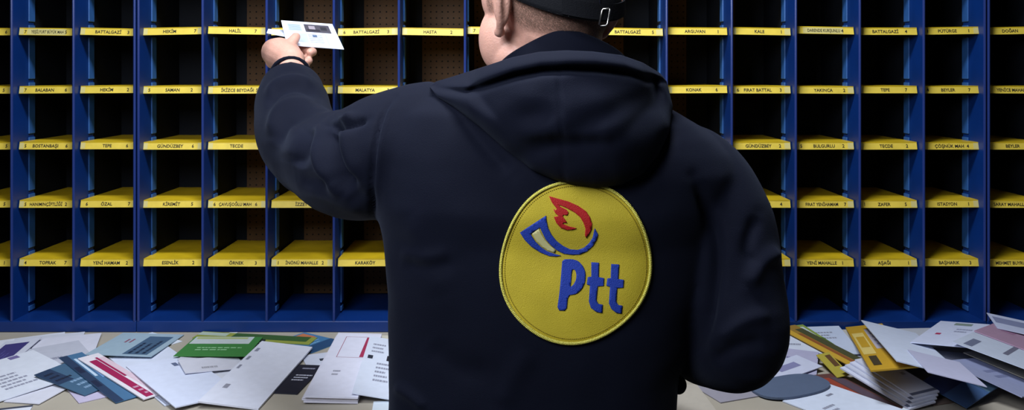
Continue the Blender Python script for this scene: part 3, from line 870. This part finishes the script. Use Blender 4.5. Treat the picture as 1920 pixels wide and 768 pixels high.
    for pr_ in prints:
        kind = pr_[0]
        if kind == 'r': rect(*pr_[1:6]); lay[0] += .00012
        elif kind == 'l':                      # lines of small print
            _, u0, v0, u1, v1, n_, colr = pr_
            for i in range(n_):
                vv = v0+(v1-v0)*(i+.2)/n_; vh = (v1-v0)/n_*.42; u = u0; end = u0+(u1-u0)*random.uniform(.55, 1)
                while u < end:
                    wd = random.uniform(.03, .09)*(u1-u0)*2; rect(u, vv, min(u+wd*.8, end), vv+vh, colr); u += wd
            lay[0] += .00012
        elif kind == 'f':                      # frame
            _, u0, v0, u1, v1, t_, colr = pr_; t2_ = t_*la/lb
            rect(u0, v0, u1, v0+t2_, colr); rect(u0, v1-t2_, u1, v1, colr); rect(u0, v0, u0+t_, v1, colr); rect(u1-t_, v0, u1, v1, colr)
            lay[0] += .00012
    mb.f = [f for f in mb.f]
    org = Vector((ctr.x, ctr.y, z(ctr.x, ctr.y)))
    o = mb.build(name, mats, None, org=org)
    if round_: pass
    return tag(o, label, cat, group)

TEAL = (60, 92, 120); DTEAL = (32, 52, 82); MAG = (150, 22, 76); GRN = (58, 124, 60); OLV = (140, 148, 62); NAV = (22, 24, 42); GOLD = (190, 148, 34); PALEB = (170, 192, 214)
GL = 'letters heaped at the left of the table'; GR = 'letters heaped at the right of the table'
# ---- left heap, bottom to top
letter('beige sheet lying flat behind the printed letters, beside the jacket', [(672,630),(770,629),(765,640),(660,641)], BEI, group=GL, name='paper_sheet')
letter('long white envelope against the rack ledge at the far left, tip pointing right', [(-60,634),(152,611),(140,636),(-60,668)], WH, group=GL, thick=.002)
letter('white envelope under the long tip at far left', [(20,640),(166,618),(140,660),(0,690)], (200,202,214), group=GL)
letter('white envelope with pale back edge left of the teal printed letter', [(66,640),(194,621),(172,668),(40,690)], (206,206,220), [('l',.5,.3,.8,.6,2,INKG)], group=GL)
letter('greyish envelope in the middle of the left fan', [(44,655),(150,640),(176,672),(80,704)], (184,186,200), [('l',.3,.5,.6,.7,1,INKG)], group=GL)
letter('small lilac paper peeping below the teal leaflets', [(122,728),(178,712),(204,742),(150,757)], LIL, group=GL, name='paper_sheet')
letter('thin white envelope under the big address letter, front left', [(30,742),(96,706),(124,730),(50,770)], (206,206,218), group=GL)
letter('second thin envelope at the very bottom left corner', [(-30,768),(60,762),(48,786),(-40,800)], WH, [('r',0,.0,1,.12,(60,64,80))], group=GL)
letter('white envelope with purple printed corner at the left edge', [(-50,690),(24,630),(66,644),(-8,708)], (200,202,216), [('r',.05,.12,.88,.78,(58,52,112)),('l',.2,.3,.7,.6,3,(80,76,140))], group=GL)
letter('large white addressed envelope front left, typed lines on it', [(-90,724),(54,640),(104,692),(44,768)], (208,212,224), [('l',.22,.42,.72,.84,5,INKG),('r',.66,.02,.78,.1,(110,100,150))], group=GL, thick=.002)
letter('dark teal leaflet pointing left, beneath the blue leaflet', [(66,708),(118,678),(206,718),(168,742)], TEAL, [('r',0,0,.5,.5,DTEAL),('l',.1,.1,.6,.45,3,(16,26,50)),('l',.3,.5,.9,.9,3,(120,150,180))], group=GL, name='leaflet', cat='leaflet')
letter('blue photo leaflet with dark band, lower end toward the front', [(114,672),(150,660),(266,742),(214,756)], (64,104,140), [('r',0,0,.34,1,DTEAL),('l',.05,.2,.32,.8,2,(20,30,60)),('r',.4,.1,.52,.5,(180,200,220)),('r',.60,.3,.9,.55,(110,150,200))], group=GL, name='leaflet', cat='leaflet')
letter('large plain white envelope lying below the teal printed letter', [(216,676),(300,644),(392,700),(345,800)], (206,212,230), group=GL, thick=.002)
letter('white curled paper flap by the rack ledge', [(277,622),(292,617),(350,632),(330,640)], (214,220,232), group=GL, name='paper_sheet', tilt=(0,0))
letter('pale teal printed envelope with dark slogan lines, back of the left heap', [(168,662),(232,622),(345,630),(276,672)], (150,172,188), [('r',.06,.52,.86,.9,(66,92,120)),('l',.1,.56,.8,.88,3,(20,36,62)),('l',.55,.25,.8,.4,2,(150,90,110))], group=GL)
letter('white envelope with two magenta bands, front of the left heap', [(176,662),(154,674),(268,754),(310,733)], (214,208,216), [('r',0,.1,.30,1,(206,182,194)),('r',.45,.12,.80,.98,MAG),('r',.30,.08,.41,.55,MAG),('l',.5,.75,.75,.95,3,(200,150,175))], group=GL, thick=.002, name='envelope')
o = col.objects[-1]
letter('white cheque-like sheet with black bars', [(348,700),(420,682),(446,700),(392,738)], (206,208,218), [('r',.2,.1,.3,.95,(24,30,44)),('r',.48,.2,.53,.9,(70,80,100))], group=GL, name='paper_sheet')
letter('wide white sheet under the barred sheet and the green leaflet', [(258,700),(330,656),(430,716),(350,790)], (204,210,230), [('r',.62,.12,.7,.2,(90,100,130))], group=GL, thick=.002)
letter('small white paper standing out behind the green magazine', [(432,622),(440,616),(452,616),(446,626)], (206,212,220), group=GL, name='paper_sheet')
letter('blue magazine with orange picture near the rack, right of the green ones', [(530,636),(560,622),(632,626),(600,668)], (66,116,158), [('r',.55,.05,.9,.4,(186,110,70)),('r',.35,.05,.55,.35,(70,140,90)),('l',.4,.5,.9,.7,2,(120,170,210)),('r',0,.7,1,1,(34,70,110))], group=GL, name='magazine', cat='magazine')
letter('long olive green magazine lying along the rack ledge', [(366,628),(384,620),(602,628),(578,644)], OLV, [('r',.3,.3,1,.95,(52,86,40)),('r',.45,.0,.9,.25,(170,184,170))], group=GL, name='magazine', cat='magazine')
letter('black and white hatched card half under the tilted white envelope', [(470,638),(498,636),(482,664),(452,664)], (24,32,32), [('l',.1,.0,1,1,6,(190,200,200))], group=GL, name='card', cat='card')
letter('greyish white window envelope in front of the green leaflet', [(337,672),(352,660),(462,668),(445,690)], (196,196,208), group=GL)
letter('grey-white envelope below the green leaflet, lower edge slanting', [(335,672),(460,668),(444,688),(346,704)], (200,200,212), [('l',.3,.6,.6,.9,1,(150,150,160))], group=GL)
letter('green and white leaflet in the back of the left heap', [(366,630),(494,634),(458,670),(330,666)], GRN, [('r',.02,.0,.88,.38,(190,198,200)),('r',.05,.03,.8,.12,(170,180,120)),('l',.2,.55,.85,.75,2,(150,200,150))], group=GL, name='leaflet', cat='leaflet', thick=.001)
letter('white envelope between the dark card and the stacked envelopes', [(560,668),(620,660),(628,690),(590,706)], (200,204,220), [('r',.55,.3,.75,.42,(50,56,70))], group=GL)
letter('navy brochure with white lines, half hidden by the tilted envelope', [(566,676),(602,694),(556,738),(508,738)], NAV, [('l',.3,.35,.95,.6,3,(190,190,205)),('l',.3,.1,.9,.2,1,(150,150,170))], group=GL, name='brochure', cat='brochure')
letter('big white envelope tilted across the middle of the left heap', [(489,640),(588,653),(478,772),(378,752)], (212,214,228), [('l',.05,.1,.12,.55,3,INKG),('l',.15,.7,.25,.85,1,(150,150,165))], group=GL, thick=.003)
# neat pile with the red frame
base = [(640,632),(706,638),(676,764),(562,748)]
for k, lb in enumerate(['bottom envelope of the neat white pile left of the jacket', 'second envelope from the bottom in the neat white pile', 'third envelope from the bottom in the neat white pile']):
    letter(lb, [(x+random.uniform(-4,4), y-4*k+random.uniform(-1.5,1.5)) for x, y in base], (208,206,220), group='neat pile beside the jacket', thick=.0032)
letter('white envelope with red rounded frame on top of the neat pile', [(642,626),(708,632),(678,752),(565,740)], (212,212,228), [('f',.22,.05,.88,.42,.012,(150,60,90)),('r',.70,.06,.86,.41,(156,44,80)),('l',.3,.62,.5,.72,2,(150,150,165))], group='neat pile beside the jacket', thick=.003)
letter('small white slip at the table front beside the jacket', [(700,752),(760,752),(756,790),(696,786)], (206,216,226), group=GL, name='paper_sheet')
letter('white typed envelope between the neat pile and the jacket', [(696,634),(764,640),(752,750),(655,740)], (206,212,228), [('l',.15,.12,.5,.32,3,INKG),('l',.35,.46,.75,.8,5,INKG),('r',.10,.36,.22,.42,(40,44,60)),('r',.55,.33,.72,.42,(30,30,44))], group=GL, thick=.002)

# ---- right heap, bottom to top
for lb, cs, cl, th_ in [
  ('thick padded envelope at the base of the right heap, nearest the rack', [(1500,626),(1680,622),(1700,650),(1490,656)], (188,186,178), .010),
  ('thick padded envelope at the base of the right heap, below the stamped one', [(1690,628),(1880,622),(1900,660),(1690,664)], (180,182,190), .014),
  ('folded newspaper wrapper low in the right heap at the right edge', [(1840,630),(1990,624),(2010,668),(1850,672)], (186,180,186), .012),
  ('greyish envelope buried in the middle of the right heap', [(1580,650),(1700,640),(1760,690),(1620,700)], (190,192,204), .006),
  ('pale envelope buried below the white addressed one', [(1690,664),(1830,650),(1860,690),(1720,706)], (186,190,206), .006)]:
    letter(lb, cs, cl, group=GR, name='padded_envelope' if 'padded' in lb else ('wrapper' if 'wrapper' in lb else 'envelope'), thick=th_)
letter('grey lilac paper below the right elbow', [(1304,722),(1400,708),(1424,742),(1346,757)], (150,146,158), group=GR, name='paper_sheet')
letter('pale beige sheet at the table front beside the jacket hem', [(1240,745),(1292,702),(1345,772),(1290,830)], (180,172,160), group=GR, name='paper_sheet')
letter('white envelope at the back left of the right heap', [(1452,604),(1568,602),(1592,650),(1500,656)], (190,200,222), [('l',.4,.2,.8,.5,3,INKG)], group=GR)
letter('white envelope beside the right sleeve', [(1452,622),(1540,632),(1542,662),(1450,660)], (206,212,228), [('l',.3,.5,.6,.7,1,INKG)], group=GR)
letter('lilac grey envelope beside the right sleeve, below the white one', [(1430,650),(1536,660),(1530,702),(1420,700)], (170,168,196), [('l',.3,.3,.7,.7,3,(110,110,150))], group=GR)
letter('pale lilac envelope close to the elbow', [(1420,690),(1500,664),(1536,690),(1452,720)], (196,200,222), [('r',.3,.3,.75,.6,(130,130,170))], group=GR)
letter('green striped leaflet at the back of the right heap', [(1470,604),(1496,602),(1560,640),(1530,646)], (130,150,70), [('r',.1,.1,.8,.5,(190,200,200)),('r',.3,.6,1,.9,(80,110,40))], group=GR, name='leaflet', cat='leaflet')
letter('long orange and olive brochure reaching from sleeve into the heap', [(1462,616),(1486,608),(1640,684),(1612,698)], (150,116,46), [('r',.0,.0,.35,1,(196,156,50)),('r',.36,.2,.55,1,(140,80,40)),('r',.6,.1,1,1,(70,72,44))], group=GR, name='brochure', cat='brochure')
letter('red-brown brochure near the front of the right heap', [(1530,700),(1560,688),(1706,772),(1672,784)], (98,60,56), [('r',.05,.1,.4,.95,(150,62,44)),('r',.45,.1,.9,.9,(86,70,84))], group=GR, name='brochure', cat='brochure')
letter('olive yellow card in the left part of the right heap', [(1532,668),(1552,660),(1594,700),(1570,708)], (168,154,56), [('r',.5,.1,.9,.6,(90,60,30))], group=GR, name='card', cat='card')
letter('white envelope at the bottom front of the right heap', [(1472,750),(1546,722),(1692,764),(1608,812)], (208,216,234), [('l',.2,.4,.5,.6,2,INKG),('l',.6,.2,.75,.3,1,INKG)], group=GR, thick=.002)
letter('slate blue rounded plastic pouch right of the elbow', [(1412,716),(1540,694),(1548,732),(1424,764)], (84,98,124), [], group=GR, name='plastic_pouch', cat='pouch', round_=2.6, thick=.004)
letter('brown paper at the front under the white stack', [(1700,736),(1790,726),(1846,744),(1752,762)], (122,104,96), [('r',.3,.2,.9,.5,(170,160,172))], group=GR, name='paper_sheet')
letter('dark blue brochure below the crossing white envelopes', [(1736,692),(1800,690),(1878,736),(1802,746)], (58,88,132), [('r',.0,.0,.6,.5,(30,44,92)),('r',.6,.5,1,1,(90,124,150))], group=GR, name='brochure', cat='brochure')
for k, lb in enumerate(['lowest long envelope in the fanned white stack', 'second long envelope in the fanned white stack', 'third long envelope in the fanned white stack', 'top long envelope in the fanned white stack']):
    letter(lb, [(1574+9*k,690-5*k),(1622+9*k,680-4*k),(1744+3*k,748-6*k),(1716+2*k,776-8*k)], (206,210,230) if k % 2 == 0 else (196,200,218), [('r',.0,.92,1,.97,(90,96,120)),('l',.7,.3,.9,.6,2,INKG)], group='fanned stack in the right heap', thick=.003)
letter('grey-blue large envelope at the right front', [(1800,678),(1858,660),(1990,728),(1886,752)], (146,152,184), [('l',.3,.3,.6,.6,2,(120,126,160))], group=GR, thick=.002)
letter('beige kraft envelope at the right edge', [(1812,662),(1846,650),(1990,706),(1950,724)], (170,164,150), group=GR)
letter('white strip envelope over the beige one at right', [(1806,650),(1836,642),(1990,696),(1970,706)], (206,206,214), [('r',.1,.6,.9,.75,(70,70,84))], group=GR)
letter('gold envelope with pale window in the middle of the right heap', [(1567,602),(1620,606),(1708,696),(1582,664)], GOLD, [('r',.42,.12,.9,.60,(176,170,184)),('r',.05,.2,.34,.7,(214,190,110)),('l',.5,.2,.85,.55,4,(110,116,160)),('r',.1,.3,.3,.55,GOLD),('r',.12,.74,.3,.92,(60,50,30))], group=GR, thick=.003)
letter('white addressed envelope in front of the gold one', [(1638,688),(1716,680),(1802,728),(1712,740)], (196,204,214), [('l',.45,.4,.7,.75,3,INKG),('r',.72,.05,.78,.9,(150,160,175))], group=GR, thick=.002)
letter('large white envelope leaning over the gold one toward the rack', [(1614,604),(1716,622),(1812,712),(1684,676)], (204,212,232), [('l',.6,.75,.8,.9,2,INKG)], group=GR, thick=.002)
letter('pale lilac envelope between the two large white ones', [(1716,676),(1780,660),(1818,708),(1770,716)], (186,186,212), group=GR)
letter('white envelope with small red stamp mark, leaning highest by the rack', [(1769,592),(1850,612),(1802,674),(1718,632)], (202,208,232), [('r',.22,.55,.32,.62,(170,50,90)),('r',.35,.06,.7,.16,(130,144,136)),('l',.5,.3,.85,.5,2,(160,164,190))], group=GR, thick=.002)
letter('long white envelope below the pink one at the right edge', [(1776,644),(1830,622),(1990,672),(1960,700)], (196,204,222), [('r',.1,.1,.5,.2,(110,116,140)),('r',.3,.5,.9,.56,(110,110,130))], group=GR)
letter('dusty pink envelope at the right edge', [(1824,618),(1880,606),(1990,644),(1960,676)], (166,134,158), [('r',.5,.2,.9,.4,(150,110,140))], group=GR, thick=.002)
letter('white envelope with blue printed edge at the right rear', [(1857,590),(1990,616),(1975,640),(1862,612)], (190,196,222), [('r',.05,.2,.9,.6,(130,136,170)),('r',.55,.6,.95,.8,(180,120,150))], group=GR)

# ------------------------------------------------------------------ held letters
def held(name, c, label, colr, prints=(), th=.0012):
    q = [P(*k) for k in c]; nn = (q[1]-q[0]).cross(q[3]-q[0]).normalized(); nn = nn if nn.z > 0 else -nn
    mb = MB(); mats = [pmat(colr)]
    V = q+[p-nn*th for p in q]; mb.add(V, [(0,1,2,3),(7,6,5,4),(0,4,5,1),(1,5,6,2),(2,6,7,3),(3,7,4,0)], 0)
    def pt(u, v): return (q[0]*(1-u)+q[1]*u)*(1-v)+(q[3]*(1-u)+q[2]*u)*v+nn*.0004
    for (u0, v0, u1, v1, cl) in prints:
        m_ = pmat(cl)
        if m_ not in mats: mats.append(m_)
        mb.add([pt(u0, v0), pt(u1, v0), pt(u1, v1), pt(u0, v1)], [(0, 1, 2, 3)], mats.index(m_))
    o = mb.build(name, mats, None, org=sum(q, Vector())/4)
    return tag(o, label, 'letter')
pr_ = [(.42,.10,.90,.42,(70,66,78)),(.50,.16,.62,.3,(150,140,150)),(.72,.18,.84,.32,(40,40,50)),(.46,.30,.7,.38,(40,38,48)),(.1,.12,.36,.4,(176,190,206)),(.14,.5,.42,.84,(176,186,206)),(.52,.52,.60,.62,(80,100,130))]
pr_ += [(.44,.52+.07*k,.70,.55+.07*k,(160,168,190)) for k in range(5)]+[(.12,.16+.06*k,.34,.18+.06*k,(120,134,160)) for k in range(4)]+[(.76,.5,.78,.9,(170,176,196))]
held('envelope', [(527,38,1.87),(623,45,1.87),(645,92,1.755),(538,84,1.755)], 'white printed letter with dark picture stripe held in the raised left hand', (222,228,244), pr_)
held('envelope', [(503,54,1.88),(592,60,1.88),(590,79,1.80),(500,61,1.80)], 'white letter seen edge-on below the one held in the raised hand', (214,222,240), th=.0015)
